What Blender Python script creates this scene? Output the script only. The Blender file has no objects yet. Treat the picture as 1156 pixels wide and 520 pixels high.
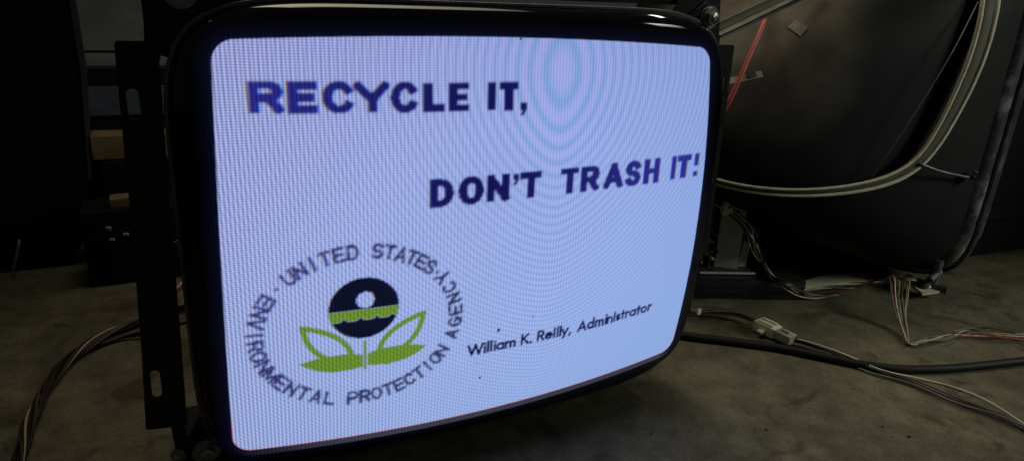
import bpy, bmesh, math, random
import numpy as np
from mathutils import Vector, Matrix
from mathutils.bvhtree import BVHTree
random.seed(7); rng=np.random.default_rng(7)
sc=bpy.context.scene; COL=sc.collection

# ------------------------------------------------------------------ camera
CAMP=Vector((-0.2977,-0.585,0.5015))
CR=Matrix(((0.8935,0.1070,-0.4362),(-0.4459,0.3282,-0.8327),(0.0540,0.9385,0.3410)))
F=812.0
cam=bpy.data.cameras.new('camera'); cam.sensor_width=36; cam.lens=36*F/1156
cam.clip_start=.02; cam.clip_end=100
co=bpy.data.objects.new('camera',cam); COL.objects.link(co)
co.matrix_world=Matrix.Translation(CAMP)@CR.to_4x4(); sc.camera=co
def ray(px,py): return CR@Vector(((px-578)/F,-(py-260)/F,-1))
def fz(px,py,z=0):          # point at height z seen in direction px,py
    d=ray(px,py); return CAMP+d*((z-CAMP.z)/d.z)
def fy(px,py,Y):
    d=ray(px,py); return CAMP+d*((Y-CAMP.y)/d.y)

# ------------------------------------------------------------------ materials
def mat(name,base,rough=.5,metal=0,var=.25,scale=30,bump=0,base2=None,coat=0,dust=0,dustcol=(.2,.19,.17),spec=.5,rvar=.12,dscale=8):
    m=bpy.data.materials.new(name); m.use_nodes=True; nt=m.node_tree; N=nt.nodes; L=nt.links
    b=N['Principled BSDF']; tc=N.new('ShaderNodeTexCoord')
    n=N.new('ShaderNodeTexNoise'); n.inputs['Scale'].default_value=scale; n.inputs['Detail'].default_value=6; n.inputs['Roughness'].default_value=.65
    L.new(tc.outputs['Object'],n.inputs['Vector'])
    r=N.new('ShaderNodeValToRGB'); r.color_ramp.elements[0].position=.3; r.color_ramp.elements[1].position=.72
    c2=base2 or tuple(c*(1+var) for c in base); c1=tuple(c*(1-var) for c in base)
    r.color_ramp.elements[0].color=(*c1,1); r.color_ramp.elements[1].color=(*c2,1)
    L.new(n.outputs['Fac'],r.inputs['Fac']); out=r.outputs['Color']
    if dust:
        d=N.new('ShaderNodeTexNoise'); d.inputs['Scale'].default_value=dscale; d.inputs['Detail'].default_value=9; d.inputs['Roughness'].default_value=.75
        L.new(tc.outputs['Object'],d.inputs['Vector'])
        mr=N.new('ShaderNodeMapRange'); mr.inputs['From Min'].default_value=.48; mr.inputs['From Max'].default_value=.72; mr.inputs['To Max'].default_value=dust
        L.new(d.outputs['Fac'],mr.inputs['Value'])
        mx=N.new('ShaderNodeMix'); mx.data_type='RGBA'; mx.inputs['B'].default_value=(*dustcol,1)
        L.new(mr.outputs['Result'],mx.inputs['Factor']); L.new(out,mx.inputs['A']); out=mx.outputs['Result']
    L.new(out,b.inputs['Base Color'])
    q=N.new('ShaderNodeMapRange'); q.inputs['To Min'].default_value=max(.02,rough-rvar); q.inputs['To Max'].default_value=min(1,rough+rvar)
    L.new(n.outputs['Fac'],q.inputs['Value']); L.new(q.outputs['Result'],b.inputs['Roughness'])
    b.inputs['Metallic'].default_value=metal; b.inputs['Specular IOR Level'].default_value=spec
    if coat: b.inputs['Coat Weight'].default_value=coat; b.inputs['Coat Roughness'].default_value=.04
    if bump:
        bp=N.new('ShaderNodeBump'); bp.inputs['Strength'].default_value=bump; bp.inputs['Distance'].default_value=.002
        L.new(n.outputs['Fac'],bp.inputs['Height']); L.new(bp.outputs['Normal'],b.inputs['Normal'])
    return m
M={}
M['glass']=mat('black_tube_glass',(.004,.004,.006),.05,0,.3,60,rvar=.02)
M['band']=mat('rim_band_steel',(.22,.21,.205),.5,.35,.3,90)
M['black']=mat('black_painted_steel',(.010,.010,.012),.38,0,.4,70,.15,dust=.25,dustcol=(.03,.03,.03))
M['chrome']=mat('zinc_bolt',(.50,.48,.42),.3,1,.3,300,.2)
M['funnel_dark']=mat('dark_funnel_coating',(.008,.008,.009),.55,0,.3,14,.1)
M['steel']=mat('dull_steel',(.13,.135,.14),.5,.6,.3,60,.1,dust=.4,dustcol=(.10,.10,.095))
M['alu']=mat('aluminium_plate',(.42,.44,.42),.5,.2,.2,50,.1,dust=.3,dustcol=(.12,.12,.11))
M['rail']=mat('galvanised_rail',(.22,.22,.17),.5,.5,.25,45,.1)
M['rail_dark']=mat('olive_channel_web',(.085,.08,.055),.55,.3,.25,45,.1)
M['pcb']=mat('circuit_board',(.03,.022,.012),.5,0,.4,100)
M['white_plastic']=mat('aged_white_nylon',(.62,.62,.50),.45,0,.12,60)
M['beige']=mat('beige_board',(.50,.46,.33),.75,0,.18,25,.2)
M['coil_tape']=mat('beige_coil_tape',(.50,.46,.34),.6,0,.2,90,.5)
M['coil_core']=mat('olive_coil_core',(.055,.052,.032),.7,0,.35,60,.3)
M['wood']=mat('pine_board',(.24,.16,.08),.6,0,.3,18,.2)
M['rubber']=mat('black_cable_rubber',(.007,.007,.008),.6,0,.3,60,spec=.3)
def wm(n,c): return mat(n,c,.42,0,.15,60)
WC={'white':wm('white_wire',(.62,.58,.50)),'grey':wm('grey_wire',(.14,.14,.14)),'black':wm('black_wire',(.012,.012,.012)),'brown':wm('brown_wire',(.10,.045,.025)),
    'dark':wm('dark_brown_wire',(.035,.022,.016)),'red':wm('red_wire',(.34,.04,.03)),'tan':wm('tan_wire',(.42,.32,.20)),'green':wm('green_wire',(.05,.12,.07)),'blue':wm('blue_wire',(.04,.06,.14)),'yellow':wm('yellow_wire',(.35,.27,.06))}
M['anode_wire']=wm('anode_wire_red',(.46,.085,.08))

def floor_mat():
    m=bpy.data.materials.new('concrete_floor'); m.use_nodes=True; nt=m.node_tree; N=nt.nodes; L=nt.links; b=N['Principled BSDF']
    tc=N.new('ShaderNodeTexCoord')
    def noise(s,d=8,r=.6,dist=0):
        n=N.new('ShaderNodeTexNoise'); n.inputs['Scale'].default_value=s; n.inputs['Detail'].default_value=d; n.inputs['Roughness'].default_value=r; n.inputs['Distortion'].default_value=dist
        L.new(tc.outputs['Object'],n.inputs['Vector']); return n.outputs['Fac']
    big=noise(5,8,.6,.6); mid=noise(28,8,.7); fine=noise(300,4,.8)
    r=N.new('ShaderNodeValToRGB'); e=r.color_ramp.elements; e[0].position=.30; e[0].color=(.062,.053,.034,1); e[1].position=.72; e[1].color=(.185,.165,.112,1)
    L.new(big,r.inputs['Fac'])
    def mul(a,bv,f,c1,c2,p0,p1):
        rr=N.new('ShaderNodeValToRGB'); rr.color_ramp.elements[0].position=p0; rr.color_ramp.elements[1].position=p1
        rr.color_ramp.elements[0].color=(*c1,1); rr.color_ramp.elements[1].color=(*c2,1); L.new(bv,rr.inputs['Fac'])
        x=N.new('ShaderNodeMix'); x.data_type='RGBA'; x.blend_type='MULTIPLY'; x.inputs['Factor'].default_value=f
        L.new(a,x.inputs['A']); L.new(rr.outputs['Color'],x.inputs['B']); return x.outputs['Result']
    c=mul(r.outputs['Color'],mid,.9,(.55,.54,.5),(1.25,1.22,1.15),.35,.65)
    c=mul(c,fine,.9,(.6,.6,.58),(1.3,1.3,1.3),.35,.68)
    st=noise(11,4,.5,1.2); c=mul(c,st,.8,(.35,.30,.24),(1,1,1),.33,.43)
    vo=N.new('ShaderNodeTexVoronoi'); vo.inputs['Scale'].default_value=75; vo.inputs['Randomness'].default_value=1; L.new(tc.outputs['Object'],vo.inputs['Vector'])
    c=mul(c,vo.outputs['Distance'],.85,(.25,.22,.18),(1,1,1),.06,.13)
    vo2=N.new('ShaderNodeTexVoronoi'); vo2.inputs['Scale'].default_value=42; L.new(tc.outputs['Object'],vo2.inputs['Vector'])
    c=mul(c,vo2.outputs['Distance'],.8,(2.2,2.1,1.9),(1,1,1),.035,.07)
    L.new(c,b.inputs['Base Color']); b.inputs['Roughness'].default_value=.72
    bp=N.new('ShaderNodeBump'); bp.inputs['Strength'].default_value=.5; bp.inputs['Distance'].default_value=.0015
    ad=N.new('ShaderNodeMath'); ad.operation='MULTIPLY_ADD'; L.new(mid,ad.inputs[0]); ad.inputs[1].default_value=.35; L.new(fine,ad.inputs[2]); L.new(ad.outputs[0],bp.inputs['Height']); L.new(bp.outputs['Normal'],b.inputs['Normal'])
    return m
M['floor']=floor_mat()

def funnel_mat():      # bare grey-brown glass collar with a painted black coat lower down and towards the rim
    m=mat('coated_funnel',(.010,.012,.012),.42,0,.4,12,.15,dust=.18,dustcol=(.03,.034,.03))
    return m

# ------------------------------------------------------------------ object helpers
def tag(o,label=None,cat=None,group=None,kind=None):
    if label:o['label']=label
    if cat:o['category']=cat
    if group:o['group']=group
    if kind:o['kind']=kind
    return o
def empty(name,loc,label,cat,group=None,rz=0):
    o=bpy.data.objects.new(name,None); o.empty_display_size=.05; COL.objects.link(o); o.location=loc; o.rotation_euler.z=rz
    return tag(o,label,cat,group)
def link(name,bm,m,parent=None,smooth=True,world=True):
    me=bpy.data.meshes.new(name); bm.normal_update(); bm.to_mesh(me); bm.free()
    if smooth is True:
        for p in me.polygons: p.use_smooth=True
    elif smooth:
        for p in me.polygons: p.use_smooth=True
        me.set_sharp_from_angle(angle=math.radians(smooth))
    me.materials.append(m); o=bpy.data.objects.new(name,me); COL.objects.link(o)
    if parent is not None:
        o.parent=parent
        if world:
            bpy.context.view_layer.update(); o.matrix_parent_inverse=parent.matrix_world.inverted()
    return o
def box(bm,c,s,rot=None,bevel=0):
    mtx=Matrix.Translation(Vector(c))@(rot.to_4x4() if rot is not None else Matrix.Identity(4))@Matrix.Diagonal((*s,1))
    r=bmesh.ops.create_cube(bm,size=1,matrix=mtx)
    if bevel:
        es={e for v in r['verts'] for e in v.link_edges}
        bmesh.ops.bevel(bm,geom=list(es),offset=bevel,segments=2,affect='EDGES',profile=.7)
def cyl(bm,a,b,r,r2=None,n=24):
    a=Vector(a);b=Vector(b);d=b-a
    q=d.to_track_quat('Z','Y').to_matrix().to_4x4()
    bmesh.ops.create_cone(bm,cap_ends=True,segments=n,radius1=r,radius2=r if r2 is None else r2,depth=d.length,matrix=Matrix.Translation((a+b)/2)@q)
def prism(bm,pts,vec,holes=()):
    # polygon (list of 3D points) with holes extruded along vec
    vec=Vector(vec); es=[]
    for loop in (pts,*holes):
        vs=[bm.verts.new(p) for p in loop]
        es+=[bm.edges.new((vs[i],vs[(i+1)%len(vs)])) for i in range(len(vs))]
    f=bmesh.ops.triangle_fill(bm,edges=es,use_beauty=True)
    fs=[g for g in f['geom'] if isinstance(g,bmesh.types.BMFace)]
    r=bmesh.ops.extrude_face_region(bm,geom=fs)
    bmesh.ops.translate(bm,verts=[g for g in r['geom'] if isinstance(g,bmesh.types.BMVert)],vec=vec)
    bmesh.ops.recalc_face_normals(bm,faces=bm.faces)
def catmull(P,n=8):
    P=[Vector(p) for p in P]; Q=[P[0]*2-P[1]]+P+[P[-1]*2-P[-2]]; out=[]
    for i in range(1,len(Q)-2):
        for k in range(n):
            t=k/n; a,b,c,d=Q[i-1:i+3]
            out.append(.5*((2*b)+(c-a)*t+(2*a-5*b+4*c-d)*t*t+(3*b-a-3*c+d)*t**3))
    out.append(P[-1]); return out
def tube(bm,pts,r,n=8,flat=None):
    # sweep with a parallel-transported frame; flat=(rx,ry,updir) for a band
    prev=None; rings=[]
    for i,p in enumerate(pts):
        t=(pts[min(i+1,len(pts)-1)]-pts[max(i-1,0)]).normalized()
        if flat: u=flat[2][i] if isinstance(flat[2],list) else flat[2]; u=(u-t*u.dot(t)).normalized()
        elif prev is None: u=t.orthogonal().normalized()
        else: u=(prev-t*prev.dot(t)).normalized()
        prev=u; v=t.cross(u); rr=r[i] if isinstance(r,(list,tuple)) else r; fk=flat[3][i] if flat and len(flat)>3 else 1
        rx,ry=(flat[0]*fk,flat[1]*fk) if flat else (rr,rr)
        rings.append([bm.verts.new(p+u*math.cos(2*math.pi*k/n)*rx+v*math.sin(2*math.pi*k/n)*ry) for k in range(n)])
    for a,b in zip(rings,rings[1:]):
        for k in range(n): bm.faces.new((a[k],a[(k+1)%n],b[(k+1)%n],b[k]))
    bm.faces.new(rings[0][::-1]); bm.faces.new(rings[-1])
def harness(parent,P,cols,rad,wr,twist=18,jit=.3,seed=1,n=10,spread=None):
    # twisted bundle of separate wires along the path P; every wire is a part
    path=catmull(P,n); rg=random.Random(seed); L=[0]
    for a,b in zip(path,path[1:]): L.append(L[-1]+(b-a).length)
    for k,c in enumerate(cols):
        ph=2*math.pi*k/len(cols)+rg.uniform(-.3,.3); rk=rad*(rg.uniform(.55,1) if k else .2); w1,w2=rg.uniform(5,14),rg.uniform(0,6)
        pts=[]
        for i,p in enumerate(path):
            t=(path[min(i+1,len(path)-1)]-path[max(i-1,0)]).normalized(); u=t.cross(Vector((0,0,1)))
            u=u.normalized() if u.length>.05 else Vector((1,0,0)); v=u.cross(t)
            a=ph+twist*L[i]; s=spread(i/(len(path)-1)) if spread else 1
            rr=rk*s*(1+jit*math.sin(w1*L[i]*3+w2))
            q=p+u*math.cos(a)*rr+v*math.sin(a)*rr*(1/max(1,s)**.7)
            q.z=max(q.z,wr*1.05); pts.append(q)
        bm=bmesh.new(); tube(bm,pts,wr,7); link('wire',bm,WC[c],parent)
def bolt(parent,c,d=(0,-1,0),r=.0065,name='bolt',h=.005):
    c=Vector(c); d=Vector(d).normalized(); bm=bmesh.new()
    cyl(bm,c,c+d*.0012,r*1.55,n=28); cyl(bm,c+d*.0012,c+d*(.0012+h*.3),r*1.25,n=28)
    cyl(bm,c+d*(.0012+h*.3),c+d*(.0012+h),r,n=6); cyl(bm,c+d*(.0012+h),c+d*(.002+h),r*.78,r*.6,n=18)
    cyl(bm,c+d*(.002+h),c+d*(.0035+h),r*.42,r*.34,n=14)
    return link(name,bm,M['chrome'],parent,smooth=30)

# ------------------------------------------------------------------ lit monitor (world origin under the screen centre)
ZC=.25; CUR=.5
def yc(x,z): return CUR*(x*x+z*z)/2
def sell(a,b,n,k,e=7.0):      # superellipse outline
    out=[]
    for i in range(n):
        t=2*math.pi*i/n; c,s=math.cos(t),math.sin(t)
        rr=(abs(c/a)**k+abs(s/b)**k)**(-1/k); out.append((rr*c,rr*s))
    return out
mon=empty('monitor',(0,0,0),'lit picture tube monitor in a black steel frame showing a white recycling slogan screen','monitor')
A,B,KE=.2832,.2190,7
def ring_loft(rings,cap0=False,cap1=False):
    bm=bmesh.new(); V=[[bm.verts.new(p) for p in r] for r in rings]
    for a,b in zip(V,V[1:]):
        n=len(a)
        for k in range(n): bm.faces.new((a[k],a[(k+1)%n],b[(k+1)%n],b[k]))
    if cap0: bm.faces.new(V[0][::-1])
    if cap1: bm.faces.new(V[-1])
    bmesh.ops.recalc_face_normals(bm,faces=bm.faces); return bm
NS=256
rings=[]
for s in [.02,.1,.2,.3,.4,.5,.6,.7,.78,.84,.88,.91]:
    k=2+(KE-2)*min(1,s/.9); rings.append([(x,yc(x,z),z+ZC) for x,z in sell(A*s,B*s,NS,k)])
RR=.013
for j in range(0,13):
    t=j/12*math.pi/2; off=-RR*(1-math.sin(t)); dy=RR*(1-math.cos(t))
    rings.append([(x,yc(x,z)+dy,z+ZC) for x,z in sell(A+off,B+off,NS,KE)])
for dy,off in ((.03,-.0005),(.06,-.002)):
    rings.append([(x,yc(x,z)+dy,z+ZC) for x,z in sell(A+off,B+off,NS,KE)])
link('faceplate',ring_loft(rings,cap0=True),M['glass'],mon)
# steel tension band round the skirt
ob=[]
for off,dy in ((.0000,.0170),(.0006,.0140),(.0028,.0138),(.0032,.0155),(.0022,.030),(.0008,.045),(-.003,.046)):
    ob.append([(x,yc(x,z)+dy,z+ZC) for x,z in sell(A+off,B+off,NS,KE)])
link('rim_band',ring_loft(ob),M['band'],mon,smooth=35)
# funnel and neck behind
fr=[]
for t in [i/14 for i in range(15)]:
    w=(A-.02)*(1-t**1.5)+.05*t; h=(B-.02)*(1-t**1.5)+.05*t; k=KE*(1-t)+2*t
    fr.append([(x,.085+.20*t+yc(x,z)*(1-t),z+ZC) for x,z in sell(w,h,96,k)])
fr.insert(0,[(x,yc(x,z)+.06,z+ZC) for x,z in sell(A-.003,B-.003,96,KE)])
link('funnel',ring_loft(fr,cap1=True),M['funnel_dark'],mon)
bm=bmesh.new(); cyl(bm,(0,.28,ZC),(0,.40,ZC),.016); yo=link('neck',bm,M['glass'],mon,smooth=40)
bm=bmesh.new(); cyl(bm,(0,.285,ZC),(0,.335,ZC),.06,.03,48); link('yoke',bm,M['coil_core'],mon,smooth=40)

# ---- picture on the phosphor: rasterised into a fine vertex grid
NX,NZ=725,549; SX,SZ=.2720,.2060
gx=np.linspace(-SX,SX,NX); gz=np.linspace(-SZ,SZ,NZ)
LP=np.array([(-.2494,.1749),(-.2523,.1171),(-.2551,.0439),(-.2553,.0285),(-.2575,-.045),(-.2577,-.0625),(-.2591,-.1241),(-.2591,-.1467)])
TP=np.array([(-.2082,.1902),(-.1711,.1921),(-.1271,.1938),(-.0134,.1941),(.0532,.1932),(.1019,.1919),(.1654,.1894),(.2176,.186)])
RP=np.array([(.2476,.1646),(.2519,.1439),(.2572,.0521),(.2596,.0124),(.2598,-.0256),(.257,-.0673),(.2566,-.1025),(.2584,-.1285)])
BP=np.array([(-.2297,-.1877),(-.1884,-.1927),(-.1394,-.1947),(-.0935,-.1945),(-.0547,-.1945),(.0139,-.1932),(.0904,-.191),(.1577,-.189),(.2126,-.1845)])
fL=np.polyfit(LP[:,1],LP[:,0],2); fR=np.polyfit(RP[:,1],RP[:,0],2); fT=np.polyfit(TP[:,0],TP[:,1],2); fB=np.polyfit(BP[:,0],BP[:,1],2)
def sdraster(X,Z):
    dx=np.minimum(X-np.polyval(fL,Z),np.polyval(fR,Z)-X); dz=np.minimum(Z-np.polyval(fB,X),np.polyval(fT,X)-Z)
    r=.017; ax=np.maximum(r-dx,0); az=np.maximum(r-dz,0)
    return np.where((ax>0)&(az>0),r-np.hypot(ax,az),np.minimum(dx,dz))
# stroke glyphs in a unit box
def arc(cx,cy,rx,ry,a0,a1,n=18): return [(cx+rx*math.cos(math.radians(a0+(a1-a0)*i/n)),cy+ry*math.sin(math.radians(a0+(a1-a0)*i/n))) for i in range(n+1)]
Scurve=arc(.5,.75,.5,.25,25,270,16)+arc(.5,.25,.5,.25,90,-155,16)
G={'E':[[(0,0),(0,1)],[(0,1),(1,1)],[(0,.5),(.9,.5)],[(0,0),(1,0)]],
'R':[[(0,0),(0,1)],[(0,1),(.55,1)]+arc(.6,.73,.4,.27,90,-90)+[(0,.46)],[(.55,.46),(1,0)]],
'P':[[(0,0),(0,1)],[(0,1),(.55,1)]+arc(.6,.72,.4,.28,90,-90)+[(0,.44)]],
'C':[arc(.5,.5,.5,.5,38,322,30)],'G':[arc(.5,.5,.5,.5,38,318,30),[(.55,.45),(1,.45),(1,.05)]],
'O':[arc(.5,.5,.5,.5,0,360,40)],'Y':[[(0,1),(.5,.42)],[(1,1),(.5,.42)],[(.5,.42),(.5,0)]],
'L':[[(0,1),(0,0)],[(0,0),(1,0)]],'I':[[(.5,0),(.5,1)]],'T':[[(0,1),(1,1)],[(.5,1),(.5,0)]],
'D':[[(0,0),(0,1)],[(0,1),(.4,1)]+arc(.45,.5,.55,.5,90,-90)+[(0,0)]],
'N':[[(0,0),(0,1)],[(1,0),(1,1)],[(0,1),(1,0)]],'M':[[(0,0),(0,1)],[(1,0),(1,1)],[(0,1),(.5,.1)],[(1,1),(.5,.1)]],
'A':[[(0,0),(.5,1)],[(1,0),(.5,1)],[(.2,.27),(.8,.27)]],'V':[[(0,1),(.5,0)],[(1,1),(.5,0)]],
'S':[Scurve],'H':[[(0,0),(0,1)],[(1,0),(1,1)],[(0,.5),(1,.5)]],
'U':[[(0,1),(0,.4)]+arc(.5,.4,.5,.4,180,360)+[(1,.4),(1,1)]],
'!':[[(.5,1),(.5,.62)],[(.5,.0),(.5,.01)]]}
class Canvas:
    def __init__(s): s.m=np.zeros((NZ,NX)); s.X,s.Z=np.meshgrid(gx,gz)
def quant(x,q): return (np.floor(x/q)+.5)*q
def seg_mask(X,Z,a,b,w,cap):
    ax,az=a; bx,bz=b; L=math.hypot(bx-ax,bz-az)
    if L<1e-6: bx=ax+1e-6; L=1e-6
    ux,uz=(bx-ax)/L,(bz-az)/L
    s=(X-ax)*ux+(Z-az)*uz; d=np.abs(-(X-ax)*uz+(Z-az)*ux)
    m=(d<w)&(s>-(cap[0]))&(s<L+(cap[1]))
    m|=((X-ax)**2+(Z-az)**2<w*w)|((X-bx)**2+(Z-bz)**2<w*w)
    return m
def stroke_mask(U,V,strokes,w):
    m=np.zeros(U.shape,bool)
    for st in strokes:
        n=len(st)
        for i in range(n-1):
            m|=seg_mask(U,V,st[i],st[i+1],w,(w if i==0 else 0,w if i==n-2 else 0))
    return m
def paint(mask,cond_fn,bx,SS=2,q=None):
    x0,x1,z0,z1=bx
    i0,i1=np.searchsorted(gx,[x0,x1]); j0,j1=np.searchsorted(gz,[z0,z1]); i0=max(i0-1,0); j0=max(j0-1,0); i1=min(i1+1,NX); j1=min(j1+1,NZ)
    X,Z=np.meshgrid(gx[i0:i1],gz[j0:j1]); acc=np.zeros(X.shape); dx=gx[1]-gx[0]; dz=gz[1]-gz[0]
    for a in range(SS):
        for b in range(SS):
            xs=X+((a+.5)/SS-.5)*dx; zs=Z+((b+.5)/SS-.5)*dz
            if q: xs=quant(xs,q[0]); zs=quant(zs,q[1])
            acc+=cond_fn(xs,zs)
    mask[j0:j1,i0:i1]=np.maximum(mask[j0:j1,i0:i1],acc/(SS*SS))
ink=np.zeros((NZ,NX)); ring=np.zeros((NZ,NX)); green=np.zeros((NZ,NX)); disc=np.zeros((NZ,NX)); small=np.zeros((NZ,NX))
def letter(ch,x0,x1,z0,z1,w,mask,q=(.0012,.0012)):
    wz=w*.78; k=wz/w
    st=[[(k*(x0+w+u*(x1-x0-2*w)),z0+wz+v*(z1-z0-2*wz)) for u,v in s] for s in G[ch]]
    paint(mask,lambda X,Z:stroke_mask(X*k,Z,st,wz)&(X>x0-.0003)&(X<x1+.0003)&(Z>z0-.0004)&(Z<z1+.0004),(x0-.002,x1+.002,z0-.002,z1+.002),q=q)
# line one: baseline and cap line drift a little with x, as the tube draws them
def lin(x,xa,va,xb,vb): return va+(vb-va)*(x-xa)/(xb-xa)
for ch,a,b in [('R',-.2258,-.1985),('E',-.1958,-.1720),('C',-.1682,-.1410),('Y',-.1425,-.1115),('C',-.1113,-.0860),('L',-.0822,-.0627),('E',-.0592,-.0400),('I',-.0212,-.0137),('T',-.0100,.0100)]:
    x=(a+b)/2; z0=lin(x,-.2258,.1318,0,.1288); z1=lin(x,-.2258,.1578,0,.1542); e=.0006 if ch in 'CO' else 0
    letter(ch,a,b,z0-e,z1+e,.0043,ink)
def poly_in(X,Z,P):
    c=np.zeros(X.shape,bool); n=len(P)
    for i in range(n):
        (x1,z1),(x2,z2)=P[i],P[(i+1)%n]
        if z1==z2: continue
        k=((z1>Z)!=(z2>Z))&(X<(x2-x1)*(Z-z1)/(z2-z1)+x1); c^=k
    return c
def polyp(mask,P,q=(.0012,.0012)):
    xs=[p[0] for p in P]; zs=[p[1] for p in P]
    paint(mask,lambda X,Z:poly_in(X,Z,P),(min(xs),max(xs),min(zs),max(zs)),q=q)
def comma(x,z,s=.0072): polyp(ink,[(x,z+s),(x+s,z+s),(x+s,z),(x+s*.55,z-s*.75),(x,z-s*.8),(x+s*.35,z-s*.2),(x+s*.35,z),(x,z)])
comma(.0115,.1288)
for ch,a,b in [('D',-.0765,-.0532),('O',-.0488,-.0232),('N',-.0203,.0040),('T',.0150,.0390),('T',.0598,.0820),('R',.0842,.1075),('A',.1125,.1385),('S',.1408,.1618),('H',.1655,.1880),('I',.2050,.2126),('T',.2140,.2350),('!',.2400,.2470)]:
    x=(a+b)/2; z0=lin(x,-.0765,.0424,.24,.0440); z1=lin(x,-.0765,.0690,.24,.0706); e=.0006 if ch in 'OS' else 0
    letter(ch,a,b,z0-e,z1+e,.0043,ink)
comma(.0072,.0625,.0062)
# signature line, geometric lower case; x-height .62, widths in cap heights
xh=.62
def bowl(cx,r=.31,a0=0,a1=360): return arc(cx,r,r,r,a0,a1,24)
g2={'W':(1.35,[[(0,1),(.33,0)],[(.33,0),(.67,1)],[(.67,1),(1.0,0)],[(1.0,0),(1.33,1)]]),'i':(.16,[[(.06,0),(.06,xh)],[(.06,.93),(.06,.94)]]),'l':(.16,[[(.06,0),(.06,1.05)]]),
'a':(.72,[bowl(.31),[(.62,0),(.62,xh)]]),'m':(1.0,[[(0,0),(0,xh)],[(0,.38)]+arc(.22,.38,.22,.22,180,0,10)+[(.44,0)],[(.44,.38)]+arc(.66,.38,.22,.22,180,0,10)+[(.88,0)]]),
'K':(.75,[[(0,0),(0,1)],[(0,.42),(.6,1)],[(.18,.58),(.68,0)]]),'.':(.2,[[(.05,0),(.05,.01)]]),'R':(.68,[[(0,0),(0,1)],[(0,1),(.3,1)]+arc(.3,.75,.26,.25,90,-90,12)+[(0,.5)],[(.25,.5),(.58,0)]]),
'e':(.7,[arc(.31,.31,.31,.31,5,315,22),[(.02,.31),(.6,.31)]]),'y':(.62,[[(0,xh),(.27,.02)],[(.54,xh),(.12,-.33)]]),',':(.25,[[(.1,.03),(.02,-.2)]]),
'A':(.95,[[(0,0),(.42,1)],[(.84,0),(.42,1)],[(.16,.3),(.68,.3)]]),'d':(.74,[bowl(.31),[(.62,0),(.62,1.05)]]),'n':(.6,[[(0,0),(0,xh)],[(0,.36)]+arc(.24,.36,.24,.24,180,0,10)+[(.48,0)]]),
's':(.48,[arc(.2,.46,.17,.15,40,270,10)+arc(.2,.16,.18,.15,90,-140,10)]),'t':(.4,[[(.15,0),(.15,.9)],[(0,xh),(.32,xh)]]),'r':(.4,[[(0,0),(0,xh)],[(0,.36)]+arc(.22,.38,.22,.22,180,60,8)]),'o':(.74,[bowl(.31)])}
def sign(text,x0,x1,z0,z1,H,w=.0014):
    gap=.15; tot=sum(.42 if c==' ' else g2[c][0]+gap for c in text)-gap; k=(x1-x0)/tot; x=x0
    for c in text:
        if c==' ': x+=.42*k; continue
        wd,st=g2[c]; zz=lin(x,x0,z0,x1,z1)
        S=[[(x+u*k,zz+v*H) for u,v in s] for s in st]
        paint(small,lambda X,Z:stroke_mask(X,Z,S,w),(x-.004,x+wd*k+.004,zz-.4*H-.002,zz+1.1*H+.002),q=(.0007,.0007)); x+=(wd+gap)*k
sign('William K. Reilly,',-.0318,.0918,-.1196,-.1180,.0108); sign('Administrator',.1005,.2045,-.1178,-.1128,.0108)
# ring lettering on an ellipse
RCX,RCZ,RA,RB=-.1410,-.0690,.0932,.0768
def ringletter(ch,ang,flip,w=.0015,ww=.0082,hh=.0122):
    t=math.radians(ang); cx,cz=RCX+RA*math.cos(t),RCZ+RB*math.sin(t)
    nx,nz=math.cos(t)/RA,math.sin(t)/RB; l=math.hypot(nx,nz); nx/=l; nz/=l
    up=(-nx,-nz) if flip else (nx,nz); rt=(up[1],-up[0])
    if ch=='I': ww=.002
    if ch=='M': ww=.0098
    st=[[(cx+rt[0]*(u-.5)*ww+up[0]*(v-.5)*hh,cz+rt[1]*(u-.5)*ww+up[1]*(v-.5)*hh) for u,v in s] for s in G[ch]]
    paint(ring,lambda X,Z:stroke_mask(X,Z,st,w),(cx-.01,cx+.01,cz-.01,cz+.01),q=(.0011,.0013))
def run(text,a0,a1,flip):
    for i,c in enumerate(text): ringletter(c,a0+(a1-a0)*i/(len(text)-1),flip)
run('UNITED',131.5,94,False); run('STATES',80,45,False)
run('ENVIRONMENTAL',151,251.5,True); run('PROTECTION',265,329.5,True); run('AGENCY',344,393,True)
for a in (141.3,38.5):
    t=math.radians(a); cx,cz=RCX+RA*math.cos(t),RCZ+RB*math.sin(t); paint(ring,lambda X,Z:((X-cx)**2+(Z-cz)**2<.0017**2),(cx-.003,cx+.003,cz-.003,cz+.003))
# the flower: dark disc with a pale round, scalloped green band, two open leaves, two solid leaves, a stem
DX,DZ,DRX,DRZ=-.1377,-.0490,.0326,.0312
qq=(.0009,.0010)
paint(disc,lambda X,Z:(((X-DX)/DRX)**2+((Z-DZ)/DRZ)**2<1),(DX-.04,DX+.04,DZ-.04,DZ+.04),q=qq)
moon=np.zeros((NZ,NX)); paint(moon,lambda X,Z:((X+.1365)**2+((Z+.0405)*1.02)**2<.0083**2),(-.15,-.12,-.055,-.025),q=qq)
def bandf(X,Z):
    top=-.0497; bot=-.0562-.0052*np.sqrt(np.abs(np.sin((X+.1703)/.0150*math.pi+.2)))
    return (Z<top)&(Z>bot)&(((X-DX)/DRX)**2+((Z-DZ)/DRZ)**2<1.0)
bandm=np.zeros((NZ,NX)); paint(bandm,bandf,(-.18,-.10,-.07,-.045),q=qq)
def qb(a,b,c,n=14): return [((1-t)**2*a[0]+2*t*(1-t)*b[0]+t*t*c[0],(1-t)**2*a[1]+2*t*(1-t)*b[1]+t*t*c[1]) for t in [i/n for i in range(n+1)]]
GX=-.1371
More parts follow.
